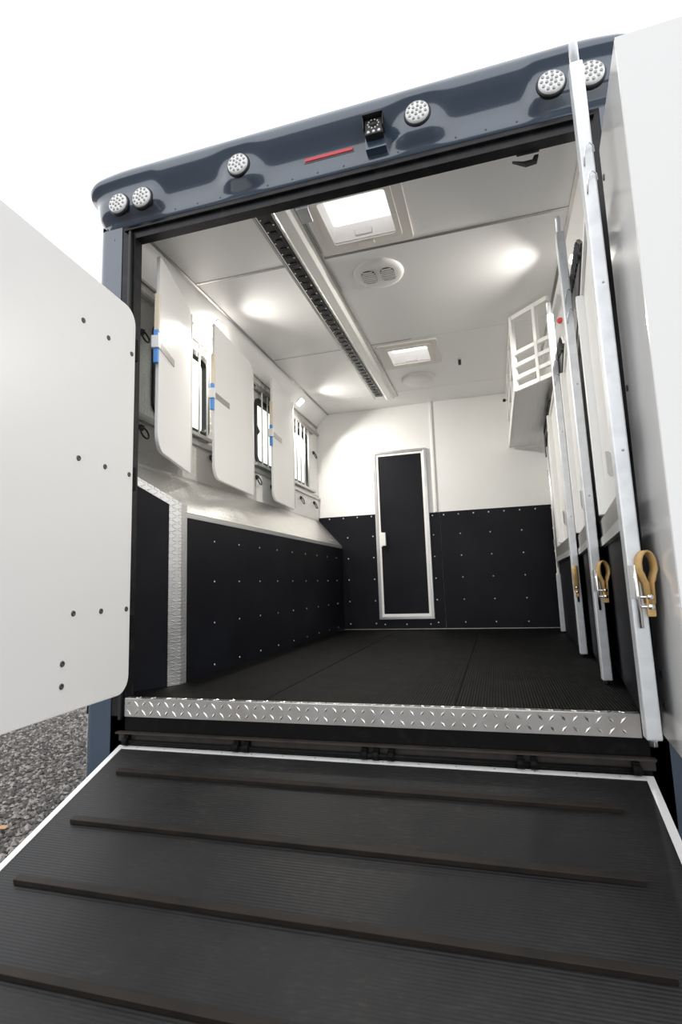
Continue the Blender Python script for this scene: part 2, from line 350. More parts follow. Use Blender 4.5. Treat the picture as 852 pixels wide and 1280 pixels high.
put('seam_strip', MB().box(CL, CR, SEAM[3]-0.005, SEAM[3]+0.005, HC-0.001, HC+0.004), 'white_plastic', ce)
# rear opening frame
fr = struct('trim_3', MB().box(-0.083, OL, 0.0, 0.06, -0.40, 2.575).box(OR+0.018, 2.383, 0.0, 0.06, -0.40, 2.575).box(OL, OR+0.018, 0.0, 0.06, HO, 2.575), 'black_frame', 'black steel frame around the rear opening')
put('seal', MB().box(-0.028, -0.012, -0.022, 0.0, -0.10, 2.52).box(OR+0.012, OR+0.028, -0.022, 0.0, -0.10, 2.52), 'black_plastic', fr, 0.004)
put('drip_rail', MB().box(-0.06, OR+0.06, -0.020, 0.0, 2.525, 2.537), 'black_frame', fr, 0.003)
put('cross_beam', MB().box(-0.083, 2.383, 0.0, 0.012, -0.40, -0.086).box(-0.083, 2.383, 0.012, 0.05, -0.40, -0.10), 'black_iron', fr)
for sx, xa, xb in ((-1, XL-0.025, -0.083), (1, XR+0.025, 2.383)):
    n = 8; r = 0.05; lo, hi = min(xa, xb), max(xa, xb); poly = []
    cx = lo + r if sx < 0 else hi - r
    for k in range(n+1):
        t = math.radians(180 + 90*k/n) if sx < 0 else math.radians(270 + 90*k/n)
        poly.append((cx + r*math.cos(t), r + r*math.sin(t) - 0.004, -0.55))
    poly = poly + [(hi, -0.004, -0.55), (hi, 0.07, -0.55), (lo, 0.07, -0.55)] if sx < 0 else [(lo, -0.004, -0.55)] + poly + [(hi, 0.07, -0.55), (lo, 0.07, -0.55)]
    p = struct('trim_4' if sx < 0 else 'trim_5', MB().prism(poly, (0, 0, 3.115)), 'navy', 'navy blue painted corner pillar on the %s of the rear opening' % ('left' if sx < 0 else 'right'))
    dots('rivet', [(-0.135 if sx < 0 else 2.435, -0.004, 0.1 + 0.4*i) for i in range(7)], (0,-1,0), 0.006, 0.003, 'navy', p)
put('chassis', MB().box(0.2, 0.3, 0.2, YB, -0.55, -0.09).box(2.0, 2.1, 0.2, YB, -0.55, -0.09), 'black_iron', fl)

# ------------------------------------------------------------------ navy header cap
LAMPS = [(-0.055, 2.652), (0.095, 2.652), (0.674, 2.694), (1.602, 2.711), (2.190, 2.678), (2.348, 2.672)]
# section (y, z): flat band with rivets, then flares outwards into an overhanging hood; beside the lamps the flare swells down into a boss
PROF = [(0.0, 2.565), (-0.006, 2.568), (-0.009, 2.590), (-0.011, 2.615), (-0.013, 2.640), (-0.018, 2.668), (-0.034, 2.700), (-0.066, 2.730), (-0.094, 2.762), (-0.104, 2.795),
        (-0.098, 2.825), (-0.075, 2.848), (-0.035, 2.862), (0.06, 2.870), (0.30, 2.875)]
BOSS = [(0.0, 2.565), (-0.006, 2.568), (-0.009, 2.590), (-0.022, 2.604), (-0.055, 2.622), (-0.066, 2.640), (-0.069, 2.700), (-0.072, 2.760), (-0.094, 2.775), (-0.104, 2.800),
        (-0.098, 2.825), (-0.075, 2.848), (-0.035, 2.862), (0.06, 2.870), (0.30, 2.875)]
hd = MB(); xa, xb = XL-0.026, XR+0.026; R_ = 0.13
def boss_w(x):
    w_ = 0.0
    for c_ in (0.674, 1.602): w_ = max(w_, math.exp(-(max(0.0, abs(x-c_)-0.045)/0.075)**2))
    for lo_, hi_ in ((-9, 0.165), (2.125, 9)):
        e_ = max(lo_-x, x-hi_, 0.0); w_ = max(w_, math.exp(-(e_/0.035)**2))
    return w_
def crown(x, z):
    if z > 2.70:
        e_ = max(0, (0.30-(x-xa))/0.30, (0.30-(xb-x))/0.30); z -= 0.05*min(1.2, e_)**2*(z-2.70)/0.17
    return z
rows = []
for (py_, pz_), (by_, bz_) in zip(PROF, BOSS):
    row = []; r = R_
    def pt(x, fy, zz): return (x, fy, crown(x, zz))
    ex = max(0.0, -py_)*0.45
    l, rr = xa-ex, xb+ex
    w_ = 1.0; y_ = by_; z_ = bz_
    row.append(pt(l, 0.9, z_))
    for k in range(9):
        t = math.radians(180+90*k/8); row.append(pt(l+r+r*math.cos(t), y_+r+r*math.sin(t), z_))
    NX = 160
    for k in range(1, NX):
        x = l+r+(rr-l-2*r)*k/NX; w_ = boss_w(x); up_ = 0.0
        row.append(pt(x, py_*(1-w_)+by_*w_, pz_*(1-w_)+bz_*w_))
    for k in range(9):
        t = math.radians(270+90*k/8); row.append(pt(rr-r+r*math.cos(t), y_+r+r*math.sin(t), z_))
    row.append(pt(rr, 0.9, z_)); rows.append(row)
n = len(rows[0]); vs = [q for r in rows for q in r]
hd.add(vs, [(i*n+k, i*n+k+1, (i+1)*n+k+1, (i+1)*n+k) for i in range(len(rows)-1) for k in range(n-1)], True)
cap = struct('trim_6', hd, 'navy', 'glossy navy blue header cap with overhanging hood above the rear opening')
put('backing', MB().box(-0.2, 2.5, 0.012, 0.06, 2.575, 2.84), 'black_frame', cap)
dots('rivet', [(-0.15+0.137*i, -0.0085, 2.592) for i in range(20)], (0,-1,0), 0.0055, 0.003, 'dark_screw', cap)
names_l = ['round clear lamp at the outer left end of the navy header', 'round clear lamp beside the outermost left lamp on the header', 'round clear lamp on a flared boss left of the red light bar',
           'round clear lamp on a flared boss right of the small camera', 'round clear lamp near the right end of the header', 'round clear lamp half hidden behind the tall post']
for i, ((x, z), lb) in enumerate(zip(LAMPS, names_l)):
    y = -0.070
    t = thing('rear_lamp', lb, 'lamp', 'round lamps on the navy header', (x, y, z))
    put('housing', MB().lathe((0,0,0), (0,-1,0), [(0.064, -0.012), (0.064, 0.002), (0.060, 0.008), (0.056, 0.008)], 28), 'black_plastic', t)
    lens = put('lens', MB().lathe((0,0,0), (0,-1,0), [(0.0565, 0.006), (0.055, 0.016), (0.045, 0.021), (0.02, 0.023), (0.0, 0.023)], 28), 'lamp_lens', t)
    me = MB().lathe((0,0,0), (0,-1,0), [(0.0075, 0.0), (0.006, 0.004), (0.0, 0.005)], 10).mesh('diode'); me.materials.append(MATS['led'])
    for rr, k in ((0.0, 1), (0.021, 6), (0.041, 11)):
        for j in range(k):
            an = 2*math.pi*j/k+0.3; o = put('diode', me, 'led', lens); o.location = (rr*math.cos(an), -0.0225 if rr < 0.03 else -0.0205, rr*math.sin(an))
# light bar and camera
t = thing('brake_light_bar', 'thin red high-level light bar on the navy header', 'light bar', None, (1.147, -0.016, 2.664))
put('lens', MB().box(-0.127, 0.127, -0.010, 0.0, -0.010, 0.010), 'red_lens', t, 0.005)
put('bracket', MB().box(-0.132, 0.132, -0.003, 0.03, -0.014, 0.014), 'navy', t, 0.004)
t = thing('reversing_camera', 'small black reversing camera with ring of diodes on the header', 'camera', None, (1.394, -0.05, 2.690))
put('body', MB().box(-0.045, 0.045, -0.045, 0.03, -0.045, 0.040), 'black_plastic', t, 0.006)
put('visor', MB().box(-0.049, 0.049, -0.072, 0.02, 0.040, 0.047).box(-0.049, -0.045, -0.06, 0.02, -0.02, 0.042).box(0.045, 0.049, -0.06, 0.02, -0.02, 0.042), 'black_plastic', t, 0.002)
put('lens', MB().lathe((0, -0.045, 0.008), (0,-1,0), [(0.016, 0), (0.014, 0.006), (0.0, 0.007)], 16), 'black_plastic', t)
dots('diode', [(0.025*math.cos(k*math.pi/5)*1.05, -0.045, 0.008+0.021*math.sin(k*math.pi/5)) for k in range(10)], (0,-1,0), 0.0045, 0.003, 'bolt_white', t)
dots('sensor', [(-0.026, -0.045, -0.031), (0.0, -0.045, -0.031), (0.026, -0.045, -0.031)], (0,-1,0), 0.008, 0.004, 'bolt_white', t)
put('bracket', MB().box(-0.05, 0.05, -0.006, 0.04, -0.085, -0.02), 'navy', t)

# ------------------------------------------------------------------ sill of tread plate
sill = thing('sill_plate', 'bright tread-plate sill strip along the rear floor edge', 'sill', None, (0,0,0))
put('plate', MB().box(0.0, OR-0.005, -0.006, 0.0, -0.0855, 0.002).box(0.0, OR-0.005, -0.006, 0.030, 0.0, 0.003), 'sill_plate', sill, 0.0015)
mb = MB(); cell = 0.0425; nx = int((OR-0.01)/cell)
for i in range(nx):
    for j in range(2):            # two rows, slanting left and right in turn
        cx = 0.004+cell*(i+0.5); cz = -0.0632+0.0405*j; s = 1 if (i+j) % 2 else -1; L, w = 0.0185, 0.0052
        d = Vector((0.66, 0, 0.75*s)); q = Vector((0.75*s, 0, -0.66)); c = Vector((cx, -0.006, cz))
        vs = [c+d*L, c+q*w, c-d*L, c-q*w, c+d*L*0.55+Vector((0,-0.0030,0)), c-d*L*0.55+Vector((0,-0.0030,0))]
        mb.add(vs, [(0,1,4),(1,2,5),(1,5,4),(2,3,5),(3,0,4),(3,4,5)])
tag(put('tread_lozenges', mb, 'sill_lozenge', sill), kind='stuff')
mb = MB()
for i in range(nx):
    cx = 0.004+cell*(i+0.5); s = 1 if i % 2 else -1; c = Vector((cx, 0.013, 0.003)); d = Vector((0.7, 0.7*s, 0)); q = Vector((0.7*s, -0.7, 0)); L, w = 0.0145, 0.0042
    vs = [c+d*L, c+q*w, c-d*L, c-q*w, c+d*L*0.55+Vector((0,0,0.0022)), c-d*L*0.55+Vector((0,0,0.0022))]
    mb.add(vs, [(0,1,4),(1,2,5),(1,5,4),(2,3,5),(3,0,4),(3,4,5)])
tag(put('tread_lozenges', mb, 'sill_lozenge', sill), kind='stuff')

# ------------------------------------------------------------------ ramp
RA = math.radians(20.19); ry, rz = -0.0244, -0.2157; RX0, RX1 = -0.0097, 2.3151; RLEN = 1.83
ramp = thing('loading_ramp', 'lowered black rubber loading ramp with pale metal edging and cleats', 'ramp', None, (0, ry, rz))
ramp.rotation_euler = (RA, 0, 0)          # local -y runs down the ramp
put('deck', MB().box(RX0, RX1, -RLEN, 0, -0.055, -0.004), 'navy', ramp)
put('rubber_mat', MB().box(RX0+0.028, RX1-0.028, -RLEN+0.03, -0.024, -0.004, 0.0), 'mat_ramp', ramp)
for nm, bx in (('edge_strip', (RX0, RX0+0.028, -RLEN, 0)), ('edge_strip', (RX1-0.028, RX1, -RLEN, 0)), ('edge_strip', (RX0+0.028, RX1-0.028, -0.024, 0)), ('edge_strip', (RX0+0.028, RX1-0.028, -RLEN, -RLEN+0.03))):
    put(nm, MB().box(*bx, -0.03, 0.003), 'ramp_edge', ramp, 0.001)
dots('rivet', [(0.1+0.15*i, -0.012, 0.003) for i in range(15)], (0,0,1), 0.004, 0.0015, 'dull_aluminium', ramp)
for i in range(6):
    t_ = (0.1825, 0.463, 0.7345, 1.01, 1.285, 1.56)[i]
    put('cleat', MB().prism([(0.119, -t_+0.022, 0.0), (0.119, -t_+0.016, 0.015), (0.119, -t_-0.010, 0.018), (0.119, -t_-0.014, 0.0)], (2.05, 0, 0)), 'cleat_rubber', ramp, 0.002)
# hinge line under the sill
hb = thing('ramp_hinge', 'dark steel angle and hinge rod between sill and ramp', 'hinge', None, (0,0,0))
put('angle_iron', MB().box(-0.03, OR+0.03, -0.034, 0.0, -0.160, -0.152).box(-0.03, OR+0.03, -0.006, 0.0, -0.20, -0.152), 'rusty_iron', hb)
put('hinge_rod', MB().cyl((0.02, -0.030, -0.196), (OR-0.02, -0.030, -0.196), 0.011, 12), 'black_iron', hb)
for x in (0.03, 0.62, 0.67, 1.22, 1.27, 1.335, 1.85, 1.90, 2.26):
    put('knuckle', MB().cyl((x-0.014, -0.030, -0.194), (x+0.014, -0.030, -0.194), 0.019, 14).box(x-0.012, x+0.012, -0.03, -0.004, -0.205, -0.165), 'black_iron', hb)

# ------------------------------------------------------------------ rear doors
def door_pt(s, z, P, d, off=0.0):
    nrm = Vector((d.y, -d.x, 0)); q = Vector(P) + d*s + nrm*off; return (q.x, q.y, z)
d = Vector((0.07, -1, 0)).normalized()
out = rpoly(1.2, 1.962, 0.085, 8)
P0 = (0.058, -0.055, 0)
t = thing('rear_door', 'flat white rear door leaf with rounded corners and dark screws', 'door', None, (0.05, -0.06, 0.04))
mb = MB(); poly = [Vector(door_pt(u+0.6, v+1.022, P0, d)) for u, v in out]
mb.prism([p - Vector((0.05, -0.06, 0.04)) for p in poly], (-0.038, -0.0027, 0))
put('leaf', mb, 'door_white', t, 0.004)
scr = []
for z in (1.754, 1.112, 0.441):
    for y in (-0.088, -0.278, -0.458): scr.append((y, z))
scr += [(-0.512, 0.242), (-0.512, 0.153)]
me = MB().lathe((0,0,0), (1,0.07,0), [(0.0125, 0.0), (0.0115, 0.004), (0.007, 0.004), (0.005, 0.002), (0.0, 0.002)], 14).mesh('screw'); me.materials.append(MATS['dark_screw'])
for y, z in scr:
    o = put('screw', me, 'dark_screw', t); s = (P0[1]-y)/(-d.y); q = door_pt(s, z, P0, d); o.location = Vector(q) - Vector((0.05, -0.06, 0.04))
# hinges hold it to the pillar
for z in (0.35, 1.1, 1.8): put('hinge', MB().bar((-0.09, 0.045, z-0.04), (0.0, 0.02, z-0.04), 0.03, 0.12), 'black_iron', t)
# right: boxy door with a glossy inner side and a broad face
RB = (2.325, -0.20, -0.023)
t = thing('rear_door', 'boxy glossy white rear door swung open beside the tall galvanised post', 'door', None, RB)
zt = 2.23
ft, nt_ = (2.319, -0.20), (2.283, -0.672)
mb = MB().prism([(ft[0]-RB[0], ft[1]-RB[1], 0), (nt_[0]-RB[0], nt_[1]-RB[1], 0), (2.95-RB[0], -0.70-RB[1], 0), (2.95-RB[0], -0.20-RB[1], 0)], (0, 0, zt))
put('shell', mb, 'white_gel', t, 0.006, 2)
nr = Vector((ft[1]-nt_[1], -(ft[0]-nt_[0]), 0)).normalized(); nr = -nr if nr.x > 0 else nr
me = MB().lathe((0,0,0), nr, [(0.0125, 0.0), (0.0115, 0.004), (0.007, 0.004), (0.0, 0.003)], 14).mesh('screw'); me.materials.append(MATS['dark_screw'])
for s, z in ((0.2, 0.195), (0.2, 0.095), (0.10, 1.20), (0.10, 2.05)):
    o = put('screw', me, 'dark_screw', t); o.location = (ft[0]+(nt_[0]-ft[0])*s-RB[0], ft[1]+(nt_[1]-ft[1])*s-RB[1], z-RB[2])
put('face_panel', MB().prism([(nt_[0]-RB[0]+0.001, nt_[1]-RB[1]-0.0035, 0.004), (2.945-RB[0], -0.70-RB[1]-0.0035, 0.004), (2.945-RB[0], -0.70-RB[1]-0.0035, zt-0.002), (nt_[0]-RB[0]+0.001, nt_[1]-RB[1]-0.0035, zt-0.002)], (0, 0.003, 0)), 'white_gel', t)
for z in (0.35, 1.1, 1.9): put('hinge', MB().box(2.40-RB[0], 2.46-RB[0], -0.20-RB[1], -0.006-RB[1], z-0.06, z+0.06), 'black_iron', t)

# ------------------------------------------------------------------ bulkhead door
dr = thing('door_1', 'narrow black bulkhead door in a bright aluminium frame', None, None, (0.803, YB, 0)); dr['kind'] = 'structure'
D0, D1, E0, E1 = 0.489-0.803, 1.117-0.803, 0.1145, 2.078
for nm, w0, w1, dp in (('frame', 0.0, 0.030, 0.030), ('stop', 0.030, 0.058, 0.020)):
    o = [(D0+w0, E0+w0), (D1-w0, E0+w0), (D1-w0, E1-w0), (D0+w0, E1-w0)]; i = [(D0+w1, E0+w1), (D1-w1, E0+w1), (D1-w1, E1-w1), (D0+w1, E1-w1)]
    put(nm, ring(o, i, lambda u, v: (u, 0.0, v), (0, -dp, 0)), 'aluminium' if dp > 0.025 else 'white_tube', dr, 0.002)
put('panel', MB().box(D0+0.055, D1-0.055, -0.012, 0.0, E0+0.055, E1-0.055), 'black_board', dr)
put('latch', MB().box(0.545-0.803, 0.565-0.803, -0.032, -0.012, 0.945, 1.115).box(0.563-0.803, 0.603-0.803, -0.050, -0.012, 0.955, 1.108), 'white_tube', dr, 0.004)

# ------------------------------------------------------------------ manger along the left wall
BX, BZ, BW = 0.067, 0.977, 1.30       # face, front height, height at wall
mg = thing('manger', 'long black-faced manger box with sloping tread-plate top along left wall', 'manger', None, (0.0, 0.40, 0.0))
def L(p): return (p[0]-0.0, p[1]-0.40, p[2])
E_a = Vector((-0.115, 0.065, 0)); E_b = Vector((BX, 0.372, 0))
put('front_panel', MB().prism([L((BX-0.018, 0.372, 0.001)), L((BX, 0.372, 0.001)), L((BX, 0.372, BZ-0.015)), L((BX-0.018, 0.372, BZ-0.015))], (0, YB-0.016-0.372, 0)), 'black_board', mg)
def ztop(x): return BZ + (BX-x)*(BW-BZ)/(BX-XL)
tp = [L((BX, 0.38, BZ)), L((-0.115, 0.075, ztop(-0.115))), L((XL+0.002, 0.075, BW)), L((XL+0.002, YB, BW)), L((BX, YB, BZ))]
put('top_plate', MB().prism(tp, (0, 0, -0.004)), 'tread_manger', mg)
# angled end panel with tread-plate edging
e = (E_b-E_a).normalized(); en = Vector((e.y, -e.x, 0))
def EP(s, z, off=0.0):
    q = E_a + e*s*(E_b-E_a).length + en*off; return L((q.x, q.y, z))
zA, zB = 1.20, 1.03
put('end_panel', MB().prism([EP(0, 0.001), EP(1, 0.001), EP(1, zB), EP(0, zA)], tuple(-en*0.015)), 'black_board', mg)
w = 0.075/(E_b-E_a).length
put('edge_trim', MB().prism([EP(1-w, 0.001, 0.003), EP(1, 0.001, 0.003), EP(1, zB, 0.003), EP(1-w, zB, 0.003)], tuple(-en*0.003)), 'tread_trim', mg)
put('edge_trim', MB().prism([EP(0, zA-0.05, 0.0035), EP(1, zB-0.05, 0.0035), EP(1, zB, 0.0035), EP(0, zA, 0.0035)], tuple(-en*0.003)), 'tread_trim', mg)
put('edge_trim', MB().box(BX, BX+0.003, 0.372-0.40, 0.43-0.40, 0.001, BZ+0.05), 'tread_trim_side', mg)
put('edge_trim', MB().box(BX, BX+0.003, 0.43-0.40, YB-0.016-0.40, BZ-0.028, BZ+0.004), 'tread_trim_side', mg)
dots('bolt', [L((BX, 0.757+0.345*i, z)) for i in range(9) for z in (0.828, 0.571, 0.312, 0.052)], (1,0,0), 0.006, 0.004, 'bolt_white', mg)

# ------------------------------------------------------------------ windows and window guards
for i, (y0, y1) in enumerate(WIN):
    t = thing('window_%d' % (i+1), ('rounded black-framed window nearest the rear opening', 'rounded black-framed window between the second and third white panels', 'black-framed barred window next to the bulkhead')[i], None, None, (XL, (y0+y1)/2, (WZ0+WZ1)/2)); t['kind'] = 'structure'
    w, h = y1-y0, WZ1-WZ0
    put('window_frame', ring(rpoly(w, h, 0.09), rpoly(w-0.09, h-0.09, 0.055), lambda u, v: (-0.030, u, v), (0.044, 0, 0)), 'black_plastic', t, 0.003)
    put('pane', MB().prism([(-0.016, u, v) for u, v in rpoly(w-0.08, h-0.08, 0.055)], (0.004, 0, 0)), 'window_glass', t)
    put('catch', MB().prism([(0.0, -w/2+0.03, 0.05), (0.0, -w/2+0.095, 0.0), (0.0, -w/2+0.03, -0.05)], (0.018, 0, 0)) if i else MB().box(0.0, 0.02, -w/2+0.03, -w/2+0.12, -0.04, 0.03), 'black_plastic', t, 0.003)
    gd = thing('window_guard', ('grey bar guard over the window nearest the rear opening', 'grey bar guard over the window between the second and third white panels', 'grey bar guard over the window next to the bulkhead')[i], 'guard', 'barred window guards', (XL+0.034, (y0+y1)/2, 1.615))
    ya, yb_ = (0.0, w/2+0.0) if i == 0 else (-w/2-0.03, w/2+(0.03 if i == 1 else 0.16))
    put('rail', MB().box(-0.008, 0.008, ya, yb_, 0.0, 0.028).box(-0.033, -0.008, ya, ya+0.03, 0.0, 0.028).box(-0.033, -0.008, yb_-0.03, yb_, 0.0, 0.028), 'dull_aluminium', gd, 0.003)
    put('rail', MB().box(-0.008, 0.008, ya, yb_, 0.715, 0.740).box(-0.033, -0.008, ya, ya+0.03, 0.715, 0.740).box(-0.033, -0.008, yb_-0.03, yb_, 0.715, 0.740), 'dull_aluminium', gd, 0.003)
    for k in range(3 if i == 0 else 5):
        yy = (0.05+0.115*k) if i == 0 else (-w/2+0.10+0.125*k)
        put('bar', MB().cyl((0, yy, 0.02), (0, yy, 0.73), 0.0075, 10), 'white_tube', gd)

# ------------------------------------------------------------------ white hanging panels on the left wall
PAN = [((-0.15, 0.825), (0.035, 0.185), 'white hinged panel with pale strap and blue grip nearest the rear opening'),
       ((-0.15, 1.82), (-0.075, 1.015), 'middle white hinged panel on the left wall between two windows'),
       ((-0.15, 2.80), (-0.085, 2.10), 'white hinged panel on the left wall nearest the bulkhead')]
for (a_, b_, lb) in PAN:
    A = Vector((*a_, 0)); B = Vector((*b_, 0)); dv = (B-A); Lp = dv.length; dv.normalize(); nv = Vector((-dv.y, dv.x, 0)); nv = nv if nv.x > 0 else -nv
    t = thing('hinged_panel', lb, 'panel', 'white hinged panels on the left wall', (A.x, A.y, 1.31))
    hgt = 1.18
    def Q(s, z, off=0.0): return tuple(dv*s + nv*off + Vector((0, 0, z)))
    out = []
    for cx_, cz_, r_, a0 in ((Lp, hgt, 0.02, 0), (0, hgt, 0.09, 90), (0, 0, 0.02, 180), (Lp, 0, 0.10, 270)):
        ox, oz = (Lp-r_ if cx_ else r_), (hgt-r_ if cz_ else r_)
        for k in range(7): an = math.radians(a0+15*k); out.append((ox+r_*math.cos(an), oz+r_*math.sin(an)))
    put('board', MB().prism([Q(s, z, 0.0) for s, z in out], tuple(-nv*0.022)), 'white_panel', t, 0.004)
    put('edge_strip', MB().cyl(Q(0.0, 0.02, -0.01), Q(0.0, hgt-0.02, -0.01), 0.016, 10), 'white_tube', t)
    zs = 0.60
    put('latch_bar', MB().prism([Q(Lp+0.02, zs-0.002, 0.004), Q(Lp-0.27, zs-0.002, 0.004), Q(Lp-0.27, zs+0.042, 0.004), Q(Lp+0.02, zs+0.042, 0.004)], tuple(-nv*0.004)), 'dull_aluminium', t)
    put('latch_block', MB().prism([Q(Lp+0.01, zs-0.015, 0.012), Q(Lp+0.045, zs-0.015, 0.012), Q(Lp+0.045, zs+0.06, 0.012), Q(Lp+0.01, zs+0.06, 0.012)], tuple(-nv*0.045)), 'white_plastic', t, 0.004)
    put('grip', MB().prism([Q(Lp+0.012, zs-0.10, 0.004), Q(Lp+0.034, zs-0.10, 0.004), Q(Lp+0.034, zs+0.10, 0.004), Q(Lp+0.012, zs+0.10, 0.004)], tuple(-nv*0.028)), 'blue_plastic', t, 0.004)
    put('strap', MB().prism([Q(Lp+0.003, zs+0.09, 0.006), Q(Lp+0.026, zs+0.09, 0.006), Q(Lp+0.020, zs+0.33, 0.006), Q(Lp-0.003, zs+0.33, 0.006)], tuple(-nv*0.03)), 'pale_leather', t, 0.004)

# ------------------------------------------------------------------ black tie rings on the left wall
RINGS = [(0.355, 2.10, 'black tie ring beside the frame, level with the first window'), (0.366, 1.485, 'black tie ring below the first window by the rear opening'),
         (1.235, 2.035, 'black tie ring beside the first window, behind the middle panel edge'), (1.205, 1.485, 'black tie ring low on the wall before the middle panel'),
         (2.017, 1.485, 'black tie ring below the near corner of the second window'), (2.34, 1.450, 'black tie ring below the second window by the last panel'),
         (3.15, 1.465, 'black tie ring below the barred window nearest the bulkhead'), (3.60, 1.470, 'black tie ring low in the corner by the bulkhead'),
         (3.62, 2.085, 'black tie ring between the last window and the bulkhead')]
for y, z, lb in RINGS:
    t = thing('tie_ring', lb, 'ring', 'black tie rings on the left wall', (XL+0.004, y, z+0.03))
    put('bracket', MB().lathe((0,0,0), (1,0,0), [(0.022, 0.0), (0.020, 0.010), (0.0, 0.012)], 14).box(0.0, 0.022, -0.008, 0.008, -0.012, 0.012), 'black_plastic', t)
    put('ring', MB().tube([(0.018+0.012*(1-math.cos(a*math.pi/10)), 0.036*math.sin(a*math.pi/10), -0.036+0.036*math.cos(a*math.pi/10)) for a in range(20)], 0.0055, 8, True), 'black_plastic', t)

# ------------------------------------------------------------------ partitions folded along the right wall
PART = [((2.238, -0.425), 'folded stall partition with tall galvanised post and strap standing beside the boxy white door'),
        ((2.292, 0.590), 'folded middle stall partition with galvanised post and leather strap'),
        ((2.325, 1.548), 'folded stall partition nearest the bulkhead, its strap facing forward')]
def loop_strap(mb, c, rx, rz, w, yw):
    """leather loop: teardrop band in the x-z plane, yw wide along y"""
    pts = []
    for k in range(17):
        a_ = math.radians(-90 + 25 + (360-50)*k/16); x = rx*math.cos(a_)*(1.0 if math.sin(a_) > -0.2 else 0.8); pts.append((c[0]+x, c[2]+rz*0.45*math.sin(a_)))
    pts = [(c[0]+0.006, c[2]-rz*0.95)] + pts + [(c[0]-0.006, c[2]-rz*0.95)]
    n_ = len(pts); vs = []
    for i in range(n_):
        p0, p1 = pts[max(i-1, 0)], pts[min(i+1, n_-1)]; tx, tz = p1[0]-p0[0], p1[1]-p0[1]; l = math.hypot(tx, tz) or 1; nx_, nz_ = -tz/l, tx/l
        for s in (-1, 1):
            for yy in (-yw/2, yw/2): vs.append((pts[i][0]+nx_*s*w/2, c[1]+yy, pts[i][1]+nz_*s*w/2))
    fs = []
    for i in range(n_-1):
        a_, b_ = i*4, i*4+4
        fs += [(a_, a_+1, b_+1, b_), (a_+2, b_+2, b_+3, a_+3), (a_, b_, b_+2, a_+2), (a_+1, a_+3, b_+3, b_+1)]
    fs += [(0,2,3,1), ((n_-1)*4, (n_-1)*4+1, (n_-1)*4+3, (n_-1)*4+2)]
    mb.add(vs, fs, True); return mb
for pi_, ((px, py), lb) in enumerate(PART):
    t = thing('stall_partition', lb, 'partition', 'folded stall partitions on the right wall', (px, py, 0.0))
    t.rotation_euler = (0, -0.0085, 0)
    hx, hy = ((2.470-px, 2.0), (2.475-px, 2.0), (2.395-px, 1.60))[pi_]                    # hinge end, local
    u = Vector((hx, hy, 0)).normalized(); q = Vector((-u.y, u.x, 0)); q = q if q.x < 0 else -q
    def G(s, z, off=0.0): return tuple(u*s + q*off + Vector((0, 0, z)))
    LN = math.hypot(hx, hy)
    zb, zt_ = 0.022, 2.390
    post = put('post', MB().box(-0.0225, 0.0225, -0.02, 0.03, zb, zt_), 'galvanised', t, 0.005, 2)
    put('spring_pin', MB().cyl((0, 0.005, zt_-0.02), (0, 0.005, zt_+0.09), 0.0165, 14).dome((0, 0.005, zt_+0.09), (0,0,1), 0.0165, 0.014, 14), 'galvanised', t)
    put('foot_pin', MB().cyl((0, 0.005, 0.001), (0, 0.005, zb+0.02), 0.012, 12), 'chrome', t)
    # white board, rails
    e = LN-0.06; tb = 0.76
    put('board', MB().prism([G(0.03, 0.80), G(e, 0.80), G(e, 1.88), G(0.03, 1.88)], tuple(-q*0.012)), 'white_panel', t)
    put('top_rail', MB().bar(G(0.03, 1.885), G(e, 1.885), 0.026, 0.03), 'white_tube', t)
    put('inner_tube', MB().bar(G(tb, 0.80, 0.014), G(tb, 1.87, 0.014), 0.045, 0.045, tuple(u)), 'white_tube', t, 0.004)
    put('bottom_rail', MB().bar(G(0.03, 0.755), G(e, 0.755), 0.035, 0.085), 'dull_aluminium', t)
    put('kick_strip', MB().bar(G(0.03, 0.690), G(e, 0.690), 0.05, 0.04), 'tread_trim_side', t)
    put('kick_curtain', MB().prism([G(0.03, 0.03), G(e, 0.03), G(e, 0.672), G(0.03, 0.672)], tuple(-q*0.012)), 'black_board', t)
    if pi_ < 2:
        top = ((0.38, 1.92), (0.56, 2.05), (1.40, 2.30), (e, 2.36))
    else:
        top = ((0.45, 1.92), (0.60, 1.955), (e+0.10, 1.955))
    cur = put('head_curtain', MB().prism([G(s, z, 0.02) for s, z in top] + ([G(e, 1.90, 0.02)] if pi_ < 2 else [G(e+0.16, 1.72, 0.02), G(e-0.1, 1.86, 0.02)]), tuple(-q*0.014)), 'black_plastic', t)
    mb = MB(); n_ = 30
    for k in range(n_):
        s_ = top[0][0]+0.06+(e-0.05-top[0][0])*k/n_
        zt2 = [z0+(z1-z0)*(s_-s0)/(s1-s0) for (s0, z0), (s1, z1) in zip(top, top[1:]) if s0 <= s_ <= s1][0]
        put('rib', MB().bar(G(s_, max(1.91, zt2-0.11), 0.022), G(s_, zt2-0.012, 0.022), 0.012, 0.012, tuple(u)), 'rib_rubber', cur)
    put('hinge_tube', MB().cyl(G(LN-0.03, 0.62), G(LN-0.03, 1.95), 0.016, 12), 'galvanised', t)
    # bracket and hooks
    put('bracket', MB().prism([G(0.30, 0.90, 0.012), G(0.40, 0.93, 0.012), G(0.40, 1.02, 0.012), G(0.30, 0.99, 0.012)], tuple(-q*0.012)), 'dull_aluminium', t)
    for z in (2.035, 1.925):
        pts = [(-0.012, -0.022, z-0.07), (-0.011, -0.032, z-0.035), (-0.004, -0.038, z-0.008), (0.008, -0.036, z+0.004), (0.020, -0.028, z-0.004), (0.024, -0.018, z-0.022)]
        put('hook', MB().tube(pts, 0.0026, 7), 'chrome', t)
    dots('screw', [(0.004, -0.02, z) for z in (1.52, 0.93)], (0,-1,0), 0.005, 0.003, 'dull_aluminium', t)
